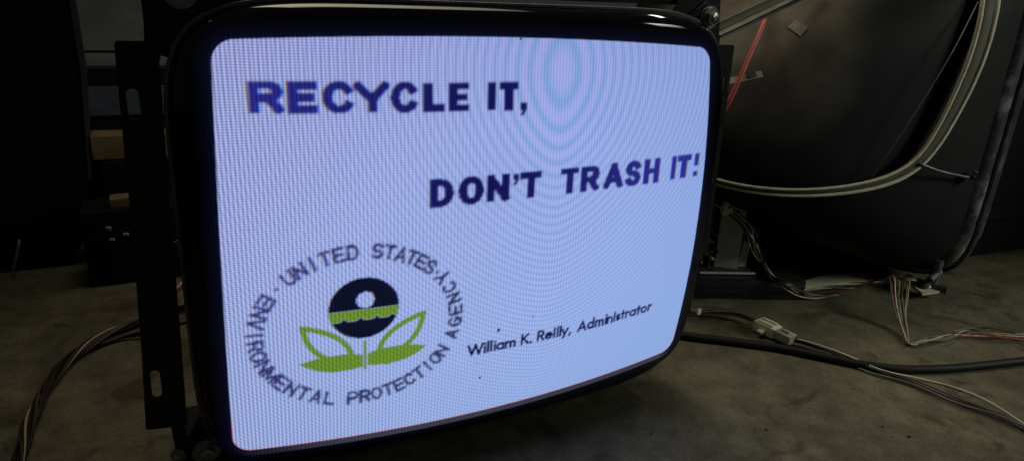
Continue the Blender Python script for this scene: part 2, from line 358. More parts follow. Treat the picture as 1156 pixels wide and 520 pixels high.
for s in (-1,1):
    f=lambda p:(GX+s*p[0],p[1])
    out=[f(p) for p in qb((.0120,-.1040),(.0130,-.0740),(.0560,-.0625))]; low=[f(p) for p in qb((.0560,-.0625),(.0530,-.0900),(.0300,-.1000))]
    for st in (out,low):
        xs=[p[0] for p in st]; zs=[p[1] for p in st]
        paint(green,lambda X,Z:stroke_mask(X,Z,[st],.0026),(min(xs)-.004,max(xs)+.004,min(zs)-.004,max(zs)+.004),q=qq)
    P=qb((.0022,-.0985),(.028,-.0900),(.0600,-.0995))+qb((.0600,-.0995),(.040,-.1185),(.0022,-.1115))
    if s>0: P=[(p[0],p[1]+.0008) for p in P]
    polyp(green,[f(p) for p in P],q=qq)
    # notch wedge joining the leaf pair
    polyp(green,[f(p) for p in [(.0025,-.1015),(.013,-.0985),(.0150,-.1040),(.0025,-.1080)]],q=qq)
paint(green,lambda X,Z:stroke_mask(X,Z,[[(GX,-.0840),(GX,-.1140)]],.0012),(GX-.004,GX+.004,-.118,-.08),q=qq)
# specks of dead phosphor
spk=np.zeros((NZ,NX))
for sx,sz,r in [(.0007,-.0961,.0016),(.0402,-.0877,.0008),(-.0211,-.1319,.0006),(-.0165,-.150,.0011),(.011,.1925,.0009)]:
    paint(spk,lambda X,Z:((X-sx)**2+(Z-sz)**2*.5<r*r),(sx-.004,sx+.004,sz-.004,sz+.004),SS=3)
def blur(a,n=1):
    for _ in range(n):
        a=(np.roll(a,1,0)+2*a+np.roll(a,-1,0))/4; a=(np.roll(a,1,1)+2*a+np.roll(a,-1,1))/4
    return a
X,Z=np.meshgrid(gx,gz)
allink=np.maximum.reduce([blur(ink,2),blur(ring,2)*.93,blur(small,1),blur(disc,1)*(1-blur(moon,1))*(1-blur(bandm,1))]); grn=np.maximum(blur(green,1),blur(bandm,1))
def shiftx(a,sh):     # sample with a varying horizontal shift (metres)
    idx=np.arange(NX)[None,:]+sh/(gx[1]-gx[0]); i0=np.clip(np.floor(idx).astype(int),0,NX-2); f=np.clip(idx-i0,0,1)
    r=np.arange(NZ)[:,None]; return a[r,i0]*(1-f)+a[r,i0+1]*f
conv=np.clip((-X-.05)/.2,0,1)*np.clip(.35+.65*(Z+.05)/.2,0,1)*.0012-np.clip((X-.15)/.1,0,1)*.0010
bgc=np.stack([.308+.018*(-X)/.25+0*Z,.400+.03*(-Z)/.2-.012*(-X)/.25,.755+.04*X/.25+.03*(-Z)/.2],-1)
edge=np.clip(np.abs(X+.02)/.25,0,1)**1.5
dk=np.clip(blur(disc,2)+.6*blur(small,2)+.55*blur(ring,3),0,1)
inkc=np.stack([(.006+.022*edge)*(1-dk)+.003*dk,(.006+.024*edge)*(1-dk)+.005*dk,(.095+.20*edge)*(1-dk)+.020*dk],-1)
grc=np.stack([.130+0*X,.25+0*X,.028+0*X],-1)
img=np.zeros((NZ,NX,3))
for ch,sg in ((0,-1),(1,-.4),(2,1)):
    k=shiftx(allink,sg*conv); g=shiftx(grn,sg*conv*.6); c=bgc[...,ch]*(1-k)+inkc[...,ch]*k; c=c*(1-g)+grc[...,ch]*g; img[...,ch]=c*(1-.93*spk)
sd=sdraster(X,Z); vis=np.clip(sd/.0011,0,1)
pink=np.clip(1-np.abs(sd-.0008)/.0016,0,1)*(Z<-.15)
img=img*vis[...,None]; img[...,0]+=.28*pink*vis; img[...,1]*=1-.3*pink; img[...,2]*=1-.35*pink
# fall-off towards the tube edges, as a real raster has
img*= (1-.10*np.clip((np.hypot(X/.26,Z/.2)-.55)/.7,0,1))[...,None]
lip_glow=np.clip((Z<-.12)*1.0,0,1)*np.clip((X+.26)/.10,0,1)*np.clip((.252-X)/.02,0,1)*(sd<0)*np.clip((sd+.0066)/.0012,0,1)
img+=lip_glow[...,None]*np.array([.040,.042,.060])  # grey strip of scattered light in the glass below the picture, painted as emission
glow=np.exp(-np.maximum(-sd,0)/.0055)*(sd<0); img+=(glow*(1-np.clip(lip_glow,0,1)))[...,None]*np.array([.0020,.0035,.016])  # bluish halo on the dark glass round the picture, painted as emission
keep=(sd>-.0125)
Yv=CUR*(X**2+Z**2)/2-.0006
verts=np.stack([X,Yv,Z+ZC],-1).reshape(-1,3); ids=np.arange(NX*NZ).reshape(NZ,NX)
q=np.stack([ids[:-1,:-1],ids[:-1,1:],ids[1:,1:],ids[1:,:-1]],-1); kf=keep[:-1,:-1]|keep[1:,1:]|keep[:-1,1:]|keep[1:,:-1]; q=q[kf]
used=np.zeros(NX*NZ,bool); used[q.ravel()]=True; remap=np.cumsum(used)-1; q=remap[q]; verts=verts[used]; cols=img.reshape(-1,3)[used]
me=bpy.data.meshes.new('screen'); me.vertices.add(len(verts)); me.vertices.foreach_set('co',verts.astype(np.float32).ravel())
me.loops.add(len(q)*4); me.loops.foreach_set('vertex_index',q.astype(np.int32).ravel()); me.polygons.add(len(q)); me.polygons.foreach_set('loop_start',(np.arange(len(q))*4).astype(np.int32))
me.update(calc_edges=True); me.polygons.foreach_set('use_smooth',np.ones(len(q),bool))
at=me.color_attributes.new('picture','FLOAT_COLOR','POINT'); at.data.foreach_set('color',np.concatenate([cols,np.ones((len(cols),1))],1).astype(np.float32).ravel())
def screen_mat():
    m=bpy.data.materials.new('glowing_phosphor'); m.use_nodes=True; nt=m.node_tree; N=nt.nodes; L=nt.links; b=N['Principled BSDF']
    a=N.new('ShaderNodeAttribute'); a.attribute_name='picture'
    tc=N.new('ShaderNodeTexCoord'); sp=N.new('ShaderNodeSeparateXYZ'); L.new(tc.outputs['Object'],sp.inputs[0])
    def mth(op,x,y=None,z=None):
        n=N.new('ShaderNodeMath'); n.operation=op
        for i,v in enumerate((x,y,z)):
            if v is None: continue
            if isinstance(v,(int,float)): n.inputs[i].default_value=v
            else: L.new(v,n.inputs[i])
        return n.outputs[0]
    x,z=sp.outputs['X'],sp.outputs['Z']
    dx=mth('ABSOLUTE',mth('SUBTRACT',x,.0565)); dz=mth('ABSOLUTE',mth('SUBTRACT',z,ZC+.164))
    ph=mth('ADD',mth('POWER',mth('DIVIDE',mth('SQRT',mth('ADD',mth('MULTIPLY',dx,dx),.00012)),.0245),1.45),mth('POWER',mth('DIVIDE',dz,.045),1.85))
    # fine slot-mask and line structure interfering with itself
    st=mth('SINE',mth('MULTIPLY',x,2*math.pi/.0034)); sl=mth('SINE',mth('MULTIPLY',z,2*math.pi/.0022))
    chans=[]; lw=mth('MAXIMUM',.07,mth('MULTIPLY_ADD',x,-.55,.06))
    near=mth('DIVIDE',1,mth('ADD',1,mth('POWER',mth('MULTIPLY',ph,.16),2)))   # colour fringes only close to the centre
    pk=mth('POWER',mth('MULTIPLY_ADD',mth('SINE',mth('MULTIPLY',mth('SUBTRACT',ph,.56),2*math.pi)),.5,.5),1.6)
    for lift,amp,base in ((.05,.24,.17),(-.035,-.07,.16),(.02,.0,.11)):
        am=mth('MULTIPLY_ADD',near,amp,base)
        v=mth('SUBTRACT',mth('MULTIPLY_ADD',near,lift,1+base*.42),mth('MULTIPLY',pk,am))
        v=mth('ADD',v,mth('MULTIPLY',st,mth('MULTIPLY',lw,1.45))); v=mth('ADD',v,mth('MULTIPLY',sl,mth('MULTIPLY',lw,.85)))
        chans.append(v)
    cb=N.new('ShaderNodeCombineXYZ'); [L.new(c,cb.inputs[i]) for i,c in enumerate(chans)]
    vm=N.new('ShaderNodeVectorMath'); vm.operation='MULTIPLY'; L.new(a.outputs['Color'],vm.inputs[0]); L.new(cb.outputs[0],vm.inputs[1])
    L.new(vm.outputs[0],b.inputs['Emission Color']); b.inputs['Emission Strength'].default_value=1.0
    b.inputs['Base Color'].default_value=(.006,.006,.008,1); b.inputs['Roughness'].default_value=.12
    return m
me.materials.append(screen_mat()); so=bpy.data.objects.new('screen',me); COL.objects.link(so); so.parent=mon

# ---- frame: four corner ears with bolts, two slotted flanges, top bar, arms
def rounded(P,r=.004,n=4):
    out=[]
    for i,p in enumerate(P):
        p=Vector(p); a=Vector(P[i-1]); b=Vector(P[(i+1)%len(P)])
        d1=(a-p); d2=(b-p); rr=min(r,d1.length*.45,d2.length*.45); s=p+d1.normalized()*rr; e=p+d2.normalized()*rr
        for k in range(n+1):
            t=k/n; out.append((1-t)**2*s+2*t*(1-t)*p+t*t*e)
    return out
YF=.043
def plate2(bm,P,y,th,holes=(),r=.004):
    prism(bm,[(p[0],y,p[1]) for p in rounded([Vector((a,b)) for a,b in P],r)],(0,th,0),[[(a,y,b) for a,b in h] for h in holes])
for sx,sz in ((-1,1),(1,1),(-1,-1),(1,-1)):
    bm=bmesh.new()
    P=[(.200,.205),(.225,.236),(.252,.243),(.284,.243),(.292,.205),(.294,.180),(.280,.172),(.240,.180)]
    if sx>0: P=[(.200,.205),(.215,.232),(.228,.238),(.268,.238),(.273,.205),(.276,.180),(.270,.172),(.240,.180)]
    if sx>0 and sz<0: P=[(.190,.185),(.205,.212),(.245,.212),(.258,.19),(.262,.17),(.25,.16)]
    P=[(sx*a,ZC+sz*b) for a,b in P]
    plate2(bm,P,YF,.003)
    # raised rib of the pressed ear
    if not(sx>0 and sz<0): box(bm,(sx*.238,YF-.001,ZC+sz*.222),(.026,.004,.004),Matrix.Rotation(-sx*sz*.6,3,'Y'),.001)
    ear=link('mounting_ear',bm,M['black'],mon,smooth=30)
    if not(sx>0 and sz<0): bolt(ear,(sx*((.256 if sz>0 else .238) if sx>0 else (.2655 if sz>0 else .2815)),YF,ZC+sz*((.2135 if sx>0 else .2215) if sz>0 else .192)),r=.0082,h=.008)
def slot(cx,cz,w,h,n=10):
    r=w/2; return [(cx+r*math.cos(math.pi*i/n),cz+h/2-r+r*math.sin(math.pi*i/n)) for i in range(n+1)]+[(cx+r*math.cos(math.pi+math.pi*i/n),cz-h/2+r+r*math.sin(math.pi+math.pi*i/n)) for i in range(n+1)]
for s in (-1,1):
    bm=bmesh.new()
    P=[(.2842,.4350),(.3140,.4350),(.3165,.36),(.3187,.285),(.3235,.18),(.3288,.096),(.2950,.092),(.2915,.20),(.2890,.30),(.2862,.38)]
    if s>0: P=[(a-.018,b) for a,b in P if b>.15]; 
    dx=-.018 if s>0 else 0
    plate2(bm,[(s*a,b) for a,b in P],YF-.003,.003,[slot(s*(.3062+dx),.3875,.0088,.024)]+([slot(s*.3160,.1405,.0078,.028)] if s<0 else []),.003)
    fl=link('slotted_flange',bm,M['black'],mon,smooth=30)
    bm=bmesh.new()     # side wall of the frame turning back from the flange's outer edge, seen from a step aside
    zt=.52 if s<0 else .445
    plate2(bm,[(s*(.2835+dx*.7),.42),(s*(.2925+dx*.7),.42),(s*(.2925+dx*.7),zt),(s*(.2835+dx*.7),zt)],YF+.004,.003,r=.001)
    link('upper_arm',bm,M['black'],mon,smooth=30); bm=bmesh.new()
    plate2(bm,[(s*.262,.030),(s*(.305+dx),.030),(s*(.310+dx),.11),(s*(.300+dx),.112),(s*(.296+dx),.074),(s*.278,.105),(s*.270,.07)],YF+.004,.003,r=.001)
    if s<0: link('lower_arm',bm,M['black'],mon,smooth=30)
    else: bm.free()
    bm=bmesh.new(); box(bm,((-.290 if s<0 else .15),YF+(.009 if s<0 else .12)+.06,.015),(.03,.12,.03),None,.003); link('frame_foot',bm,M['black'],mon,smooth=30)
bm=bmesh.new(); box(bm,(.06,YF+.020,.482),(.40,.028,.014),None,.0015); link('top_bar',bm,M['black'],mon,smooth=30)
bm=bmesh.new(); box(bm,(-.06,YF+.05,.012),(.44,.03,.024),None,.002); link('bottom_bar',bm,M['black'],mon,smooth=30)
bolt(mon,(.2455,.055,.478),(0,0,1),.006); bolt(mon,(-.3055,YF+.004,.058),(-.3,-1,0),.0045)

# ------------------------------------------------------------------ floor
bm=bmesh.new(); bmesh.ops.create_grid(bm,x_segments=1,y_segments=1,size=8); tag(link('floor',bm,M['floor'],smooth=False),kind='structure')

# ------------------------------------------------------------------ second, larger picture tube seen from behind
ax=Vector((.95,.31,0)).normalized()          # the way its face looks
sd_=Vector((ax.y,-ax.x,0))                   # along its face, towards the near right edge
up=Vector((0,0,1))
T2A,T2B=.345,.288
RC=Vector((.972,.095,0))-sd_*(T2A)+Vector((0,0,.315)); 
def t2(u,v,w): return RC+sd_*u+up*v+ax*w
big=empty('picture_tube',(RC.x,RC.y,0),'large bare picture tube facing away behind the lit monitor, beige coil on its dark funnel','picture tube')
fr=[]; DEP=.46
for i in range(25):
    t=i/24; g=(1-t**1.45); w=(T2A-.012)*g+.045*(1-g); h=(T2B-.012)*g+.045*(1-g); k=8*(1-t)**1.4+2*(1-(1-t)**1.4)
    fr.append([t2(x,z,-.06-DEP*t) for x,z in sell(w,h,128,k)])
bmf=ring_loft(fr,cap1=True)
FB=BVHTree.FromBMesh(bmf)
def fmat():
    m=mat('painted_funnel',(.005,.0065,.0065),.62,0,.35,10,.1,spec=.14); nt=m.node_tree; N=nt.nodes; L=nt.links; b=N['Principled BSDF']
    old=b.inputs['Base Color'].links[0].from_socket
    g=N.new('ShaderNodeNewGeometry'); tc=N.new('ShaderNodeTexCoord')
    n=N.new('ShaderNodeTexNoise'); n.inputs['Scale'].default_value=5; n.inputs['Detail'].default_value=6; L.new(g.outputs['Position'],n.inputs['Vector'])
    # bare grey brown glass round BARE, paler also for the light painted in there
    d=N.new('ShaderNodeVectorMath'); d.operation='DISTANCE'; L.new(g.outputs['Position'],d.inputs[0]); d.inputs[1].default_value=BARE
    a1=N.new('ShaderNodeMath'); a1.operation='MULTIPLY_ADD'; L.new(n.outputs['Fac'],a1.inputs[0]); a1.inputs[1].default_value=.16; L.new(d.outputs['Value'],a1.inputs[2])
    mr=N.new('ShaderNodeMapRange'); mr.interpolation_type='SMOOTHSTEP'; mr.inputs['From Min'].default_value=BR0; mr.inputs['From Max'].default_value=BR1; mr.inputs['To Min'].default_value=1; mr.inputs['To Max'].default_value=0
    L.new(a1.outputs[0],mr.inputs['Value'])
    rr=N.new('ShaderNodeValToRGB'); rr.color_ramp.elements[0].color=(.055,.045,.035,1); rr.color_ramp.elements[1].color=(.135,.115,.09,1); rr.color_ramp.elements[0].position=.35; rr.color_ramp.elements[1].position=.7
    n2=N.new('ShaderNodeTexNoise'); n2.inputs['Scale'].default_value=14; n2.inputs['Detail'].default_value=8; L.new(g.outputs['Position'],n2.inputs['Vector']); L.new(n2.outputs['Fac'],rr.inputs['Fac'])
    mx=N.new('ShaderNodeMix'); mx.data_type='RGBA'; L.new(mr.outputs['Result'],mx.inputs['Factor']); L.new(old,mx.inputs['A']); L.new(rr.outputs['Color'],mx.inputs['B'])
    L.new(mx.outputs['Result'],b.inputs['Base Color'])
    return m
def onf(px,py,off=.0):       # a point on the funnel, lifted off along its normal
    h=FB.ray_cast(CAMP,ray(px,py).normalized())
    if h[0] is None:
        h=FB.find_nearest(fz(px,py,.3))
    n=h[1]; n=-n if n.dot(h[0]-CAMP)>0 else n
    return h[0]+n*off
BARE=onf(850,20); BR0,BR1=.14,.29
link('funnel',bmf,fmat(),big)
M['t2rim']=mat('dusty_tube_skirt',(.018,.019,.022),.45,0,.4,30,.1,dust=.85,dustcol=(.36,.36,.39),dscale=14)
rb=[]
for off,w in ((-.013,-.06),(-.002,-.056),(.002,-.045),(.004,-.01),(.004,.03),(0,.045),(-.02,.06),(-.06,.068)):
    rb.append([t2(x,z,w) for x,z in sell(T2A+off,T2B+off,160,8)])
for s,w in ((.6,.075),(.2,.085)): rb.append([t2(x,z,w) for x,z in sell(T2A*s,T2B*s,160,4)])
link('faceplate',ring_loft(rb,cap1=True),M['t2rim'],big,smooth=60)
bb=[]
for off,w in ((.0045,-.038),(.008,-.036),(.009,-.012),(.005,-.010)): bb.append([t2(x,z,w) for x,z in sell(T2A+off,T2B+off,160,8)])
M['t2band']=mat('dusty_black_band',(.012,.012,.013),.5,.2,.4,30,.1,dust=.7,dustcol=(.16,.16,.17),dscale=20)
link('rim_band',ring_loft(bb),M['t2band'],big,smooth=40)
bm=bmesh.new(); cyl(bm,t2(0,0,-.06-DEP+.01),t2(0,0,-.06-DEP-.03),.058,.035,40); link('yoke',bm,M['coil_core'],big,smooth=40)
# degaussing coil lying on the funnel
cp=[(1113,-60),(1110,-20),(1105,15),(1096,50),(1081,90),(1061,128),(1045,160),(1030,183),(1008,198),(975,208),(930,213),(880,212),(838,205),(800,193),(770,180)]
path=[onf(a,b,.016) for a,b in cp]; path=[p.copy() for p in path]
for _ in range(2): path=[path[0]]+[(path[i-1]+2*path[i]+path[i+1])/4 for i in range(1,len(path)-1)]+[path[-1]]
path=catmull(path,8)
nrm=[]
for p in path:
    h=FB.find_nearest(p); nrm.append((p-h[0]).normalized())
tp=[.42+.58*(1-min(1,max(0,(i/len(path)-.25)/.45)))**1.3 for i in range(len(path))]
bm=bmesh.new(); tube(bm,path,.01,14,flat=(.006,.0138,nrm,tp)); cl=link('degaussing_coil',bm,M['coil_core'],big)
for s in (-1,1):
    e=[]
    for i,p in enumerate(path):
        t=(path[min(i+1,len(path)-1)]-path[max(i-1,0)]).normalized(); u=(nrm[i]-t*nrm[i].dot(t)).normalized(); v=t.cross(u)
        e.append(p+v*s*.0138*tp[i]+u*.003*tp[i])
    bm=bmesh.new(); tube(bm,e,[(.0045 if s<0 else .0034)*(.45+.55*q) for q in tp],8); link('tape_edge',bm,M['coil_tape'],cl)
# strap holding the coil, bracket, earth spring
bm=bmesh.new(); tube(bm,catmull([onf(1026,181,.022),onf(1050,190,.02),onf(1075,196,.015),onf(1092,200,.012)],5),.0022,6); link('coil_strap',bm,M['steel'],big)
bm=bmesh.new(); tube(bm,catmull([onf(1096,4,.012),onf(1060,62,.02),onf(1015,135,.02),onf(972,205,.014)],6),.0009,6); link('earth_spring',bm,M['steel'],big)
bm=bmesh.new(); c=onf(1091,196,.014); box(bm,c,(.02,.006,.014),Matrix.Rotation(.6,3,'Z'),.001); cyl(bm,c,c-ax*.012,.003,n=10); link('strap_bracket',bm,M['steel'],big,smooth=30)
# sticker and a contact tab on the bare glass
def patch(name,quad,off,m,th=.0008):
    bm=bmesh.new(); P=[onf(a,b,off) for a,b in quad]; n=(P[1]-P[0]).cross(P[3]-P[0]).normalized()
    if n.dot(CAMP-P[0])<0:n=-n
    prism(bm,P,n*th); return link(name,bm,m,big,smooth=False)
M['tab']=mat('tinned_tab',(.33,.32,.29),.5,.2,.2,80)
M['tag']=mat('worn_paper_label',(.16,.15,.135),.7,0,.45,140,dust=.6,dustcol=(.05,.045,.04),dscale=60)
patch('paper_label',[(897,23),(912,32),(903,42),(889,32)],.001,M['tag'])
patch('contact_tab',[(818,92),(856,83),(858,89),(820,98)],.012,M['tab'],.0015)
patch('contact_tab',[(838,86),(847,83),(850,90),(842,92)],.015,M['steel'],.004)
# foot bracket where the rim meets the floor
bm=bmesh.new(); f0=fz(1041,322,.012)
qf=Matrix.Rotation(math.atan2(sd_.y,sd_.x),3,'Z')
P=[fz(a,b,.014) for a,b in [(1018,314),(1026,310),(1044,324),(1062,326),(1062,330),(1041,333)]]; prism(bm,P,(0,0,.004))
P=[fz(a,b,.014) for a,b in [(1024,312),(1044,325),(1063,327),(1066,316),(1050,310)]]; 
link('foot_bracket',bm,M['beige'],big,smooth=False)
bm=bmesh.new(); c=fz(1052,322,.02); box(bm,c,(.05,.012,.012),qf,.002); cyl(bm,c,c+Vector((0,0,.05)),.008,n=16); cyl(bm,c+Vector((-.03,-.01,.02)),c+Vector((.01,0,.025)),.006,n=14); link('foot_clamp',bm,M['steel'],big,smooth=30)
bolt(big,fz(1046,322,.022),(0,0,1),.006)

# bracing channel rising from the monitor's top corner past the big tube
r0=fy(798,45,.115); r1=fy(930,-18,.20); dirr=(r1-r0).normalized(); toc=(CAMP-(r0+r1)/2); toc=(toc-dirr*toc.dot(dirr)).normalized(); upc=dirr.cross(toc); upc=upc if upc.z>0 else -upc
RM=Matrix((dirr,toc,upc)).transposed(); rln=(r1-r0).length
def bar(name,o,th,w,m,parent):
    bm=bmesh.new(); mm=(r0+r1)/2+upc*o[0]+toc*o[1]; box(bm,mm,(rln,th,w),RM if RM.determinant()>0 else Matrix((dirr,-toc,upc)).transposed(),min(th,w)*.25); return link(name,bm,m,parent,smooth=30)
br=empty('brace_channel',(r0.x,r0.y,0),'dull olive metal channel slanting up to the right from the bolted corner of the monitor','brace')
bar('web',(.0075,0),.002,.011,M['rail_dark'],br); bar('upper_lip',(.0135,.002),.005,.0013,M['rail'],br); bar('lower_lip',(.0,.003),.007,.0050,M['rail'],br); bar('gasket',(-.0052,.001),.006,.0052,M['black'],br)
# red high-voltage lead
bm=bmesh.new(); tube(bm,catmull([onf(a,b,o) for a,b,o in [(872,-6,.03),(867,18,.032),(861,40,.032),(851,58,.032),(838,78,.03),(826,98,.028),(815,117,.025),(800,140,.02)]],8),.0036,10)
tag(link('anode_lead',bm,M['anode_wire']),'red high-voltage lead hanging behind the olive channel, beside the upper right monitor corner','wire')

# ------------------------------------------------------------------ electronics chassis behind the monitor's right edge
ch=empty('circuit_chassis',fz(830,330,0),'low dark metal circuit chassis with upright aluminium plate, behind the right edge of the monitor','chassis')
e0=fz(735,336,0); e1=fz(906,338,0); dr=(e1-e0).normalized(); bk=Vector((-dr.y,dr.x,0)); RZ=Matrix.Rotation(math.atan2(dr.y,dr.x),3,'Z')
ln=(e1-e0).length
bm=bmesh.new(); box(bm,(e0+e1)/2+bk*.03+Vector((0,0,.017)),(ln,.06,.034),RZ,.002)
for zz in (.012,.024): box(bm,(e0+e1)/2+Vector((0,0,zz))+bk*-.001,(ln,.004,.003),RZ,.0008)
link('tray',bm,M['black'],ch,smooth=30)
b0=fz(790,305,.036); b1=fz(846,306,.036)
bm=bmesh.new(); box(bm,(b0+b1)/2+bk*.012,((b1-b0).length*1.15,.05,.0016),RZ); link('circuit_board',bm,M['pcb'],ch,smooth=False)
bm=bmesh.new(); box(bm,(b0+b1)/2-bk*.012+Vector((0,0,.002)),((b1-b0).length*1.1,.0025,.003),RZ); link('board_edge_strip',bm,M['alu'],ch,smooth=False)
pb0=fz(806,300,.037); pb1=fz(832,303,.037)
def upto(p,px,py):   # height above p at which the ray meets the vertical through p
    d=ray(px,py); n=Vector((d.x,d.y)); t=(Vector((p.x,p.y))-Vector((CAMP.x,CAMP.y))).length/n.length; return CAMP.z+d.z*t
z0_=upto(pb0,821,222); z1_=upto(pb1,844,233)
bm=bmesh.new(); hc=(pb0*.35+pb1*.65); hz=z0_*.35+z1_*.65-.016; ux=(pb1-pb0).normalized()
P=[pb0,pb1,Vector((pb1.x,pb1.y,z1_)),Vector((pb0.x,pb0.y,z0_))]
P=[Vector(p) for p in P]
H=[Vector((hc.x,hc.y,hz))+ux*math.cos(2*math.pi*i/12)*.003+Vector((0,0,math.sin(2*math.pi*i/12)*.004)) for i in range(12)]
prism(bm,P,bk*.003,[H]); link('heat_sink_plate',bm,M['alu'],ch,smooth=False)
bm=bmesh.new(); s0=pb1+dr*.006+bk*.012; prism(bm,[s0,s0+dr*.014,s0+dr*.016+Vector((0,0,.04)),s0+dr*.004+Vector((0,0,.05))],bk*.002); link('heat_sink_plate',bm,M['alu'],ch,smooth=False)
def comp(name,px,py,z,r,h,m,lean=(0,0,1)):
    p=fz(px,py,z); bm=bmesh.new(); d=Vector(lean).normalized(); cyl(bm,p,p+d*h,r,n=18); cyl(bm,p+d*h,p+d*(h+.0006),r*.7,n=14); link(name,bm,m,ch,smooth=40)
rc=random.Random(4)
comps=[M['white_plastic'],M['rubber'],M['alu'],M['steel'],M['rubber'],M['white_plastic']]
for k in range(16):
    d0=pb0-bk*rc.uniform(.004,.016)-dr*.006; q0=Vector(CAMP)+ray(rc.uniform(789,807),rc.uniform(258,299)).normalized()*(d0-CAMP).length; bm=bmesh.new(); v_=Vector((rc.uniform(-1,1),rc.uniform(-1,1),rc.uniform(-.6,1))).normalized(); h_=rc.uniform(.005,.011); cyl(bm,q0-v_*h_,q0+v_*h_,rc.uniform(.0015,.0032),n=12); link('resistor' if k%2 else 'capacitor',bm,comps[k%6],ch,smooth=40)
for a in [('capacitor',798,300,.037,.005,.020,M['rubber']),('capacitor',808,296,.037,.006,.024,M['funnel_dark']),('capacitor',803,285,.037,.0042,.014,M['white_plastic'],(.3,-.5,.6)),('resistor',800,275,.045,.0022,.016,M['white_plastic'],(1,.2,.3)),('resistor',812,292,.045,.0022,.014,M['alu'],(.8,-.5,.2)),('capacitor',794,292,.04,.004,.016,M['steel']),('resistor',806,270,.05,.002,.018,M['rubber'],(.9,.2,-.4))]: comp(*a)
bm=bmesh.new(); pc=fz(803,262,.07); box(bm,pc,(.014,.012,.022),RZ,.001); link('connector',bm,M['rubber'],ch,smooth=30)
# flat beige board lying on the floor beyond it
bm=bmesh.new(); P=[fz(a,b,0.001) for a,b in [(890,324),(905,331),(948,323),(985,318),(978,309),(938,311)]]; prism(bm,P,(0,0,.006))
tag(link('board_offcut',bm,M['beige'],smooth=False),'flat beige board offcut on the floor beside the dark chassis','board')

# ------------------------------------------------------------------ wiring
h1=empty('wire_harness',fz(905,330,.02),'thin white and brown wires clipped to the aluminium plate, dropping to the floor','wires')
cpnt=Vector((pb0.x,pb0.y,0))*.6+Vector((pb1.x,pb1.y,0))*.4
def vz(px,py,base): return Vector((base.x,base.y,upto(base,px,py)))
def atdist(px,py,ref): # point on ray at the same horizontal distance as ref
    d=ray(px,py); t=((ref.x-CAMP.x)**2+(ref.y-CAMP.y)**2)**.5/(d.x**2+d.y**2)**.5; return CAMP+d*t
near=pb0-bk*.012
pth=[atdist(802,226,near),atdist(811,233,near),atdist(824,240,near-bk*.004),atdist(840,254,near-bk*.005),atdist(852,273,near),fz(860,295,.045),fz(872,311,.040),fz(890,321,.036),fz(905,329,.016),fz(922,333,.008),fz(945,330,.006)]
harness(h1,pth,['white','brown','white','black','tan','brown','black'],.0078,.00115,6,.45,3)
bm=bmesh.new(); c=atdist(820,238,near-bk*.006)
box(bm,c,(.018,.012,.010),Matrix.Rotation(-.5,3,'Y')@RZ,.0015); box(bm,c+Vector((-.004,0,.009)),(.007,.009,.012),Matrix.Rotation(.5,3,'Y'),.001); link('cable_clip',bm,M['white_plastic'],h1,smooth=30)
for k,(dx,dy) in enumerate(((0,0),(3,2))):
    bm=bmesh.new(); tube(bm,catmull([atdist(803+dx,228,near),atdist(804+dx,240,near),atdist(801+dx,252,near),atdist(802+dx,262+dy,near)],6),.0009,6); link('wire',bm,WC['red' if k else 'brown'],h1)

h2=empty('wire_bundle',fz(1020,385,0),'fan of coloured wires hanging beside the far tube bracket, trailing right across the floor','wires')
cc=['grey','red','white','green','yellow','black','brown','grey','tan']
rg=random.Random(5)
for k,c in enumerate(cc):
    j=lambda s:rg.uniform(-s,s)
    top=fz(1003+k*2.6,313+j(2),.055+j(.004))
    pts=[fz(905+j(2),329+j(2),.006+abs(j(.004))),fz(935+j(5),326+j(4),.012+abs(j(.008))),fz(965+j(3),322+j(5),.02+abs(j(.01))),fz(990+j(3),317+j(3),.040+j(.01)),top,
         fz(1006+k*2.2+j(1.5),330+j(1),.048),fz(1012+k*1.3+j(1.5),352,.025),fz(1018+k*.8,372+j(2),.008),fz(1026+j(2),386+j(2),.003+abs(j(.002))),fz(1042,384+j(3),.004+abs(j(.003))),
         fz(1068,379+j(4),.004+abs(j(.006))),fz(1095,374+j(5),.004+abs(j(.006))),fz(1128,373+j(7),.004+abs(j(.008))),fz(1170,380+j(9),.003+abs(j(.006)))]
    bm=bmesh.new(); tube(bm,catmull(pts,8),.0011,7); link('wire',bm,WC[c],h2)

h3=empty('connector_harness',fz(875,380,0),'wire harness with a white nylon plug joint lying on the floor right of the monitor','wires')
harness(h3,[fz(735,348,.02),fz(770,351,.016),fz(800,351,.013),(fz(832,354,.012)),fz(853,362,.010)],['black','brown','black','white','black','brown'],.0050,.0013,14,.3,8)
plA=fz(854,364,.012); plB=fz(895,383,.012); pd=(plB-plA).normalized(); PR=Matrix.Rotation(math.atan2(pd.y,pd.x),3,'Z'); PL=(plB-plA).length; pn=pd.cross(up)
bm=bmesh.new(); m_=plA+pd*PL*.30; box(bm,m_,(PL*.56,.021,.016),PR,.0015)
for s in(-1,1): box(bm,m_+pn*s*.006+Vector((0,0,.0093)),(PL*.40,.004,.003),PR,.0005)
box(bm,m_+pn*.014+Vector((0,0,-.002)),(.010,.012,.004),PR,.0008); box(bm,m_-pn*.014-pd*.003,(.012,.006,.006),PR,.0008)
link('plug_housing',bm,M['white_plastic'],h3,smooth=30)
bm=bmesh.new(); m2=plA+pd*PL*.79; box(bm,m2,(PL*.42,.019,.013),PR,.0015); box(bm,m2+Vector((0,0,.008)),(PL*.2,.006,.004),PR,.0005)
M['cloudy']=mat('cloudy_nylon',(.32,.32,.27),.4,0,.15,60); link('socket_housing',bm,M['cloudy'],h3,smooth=30)
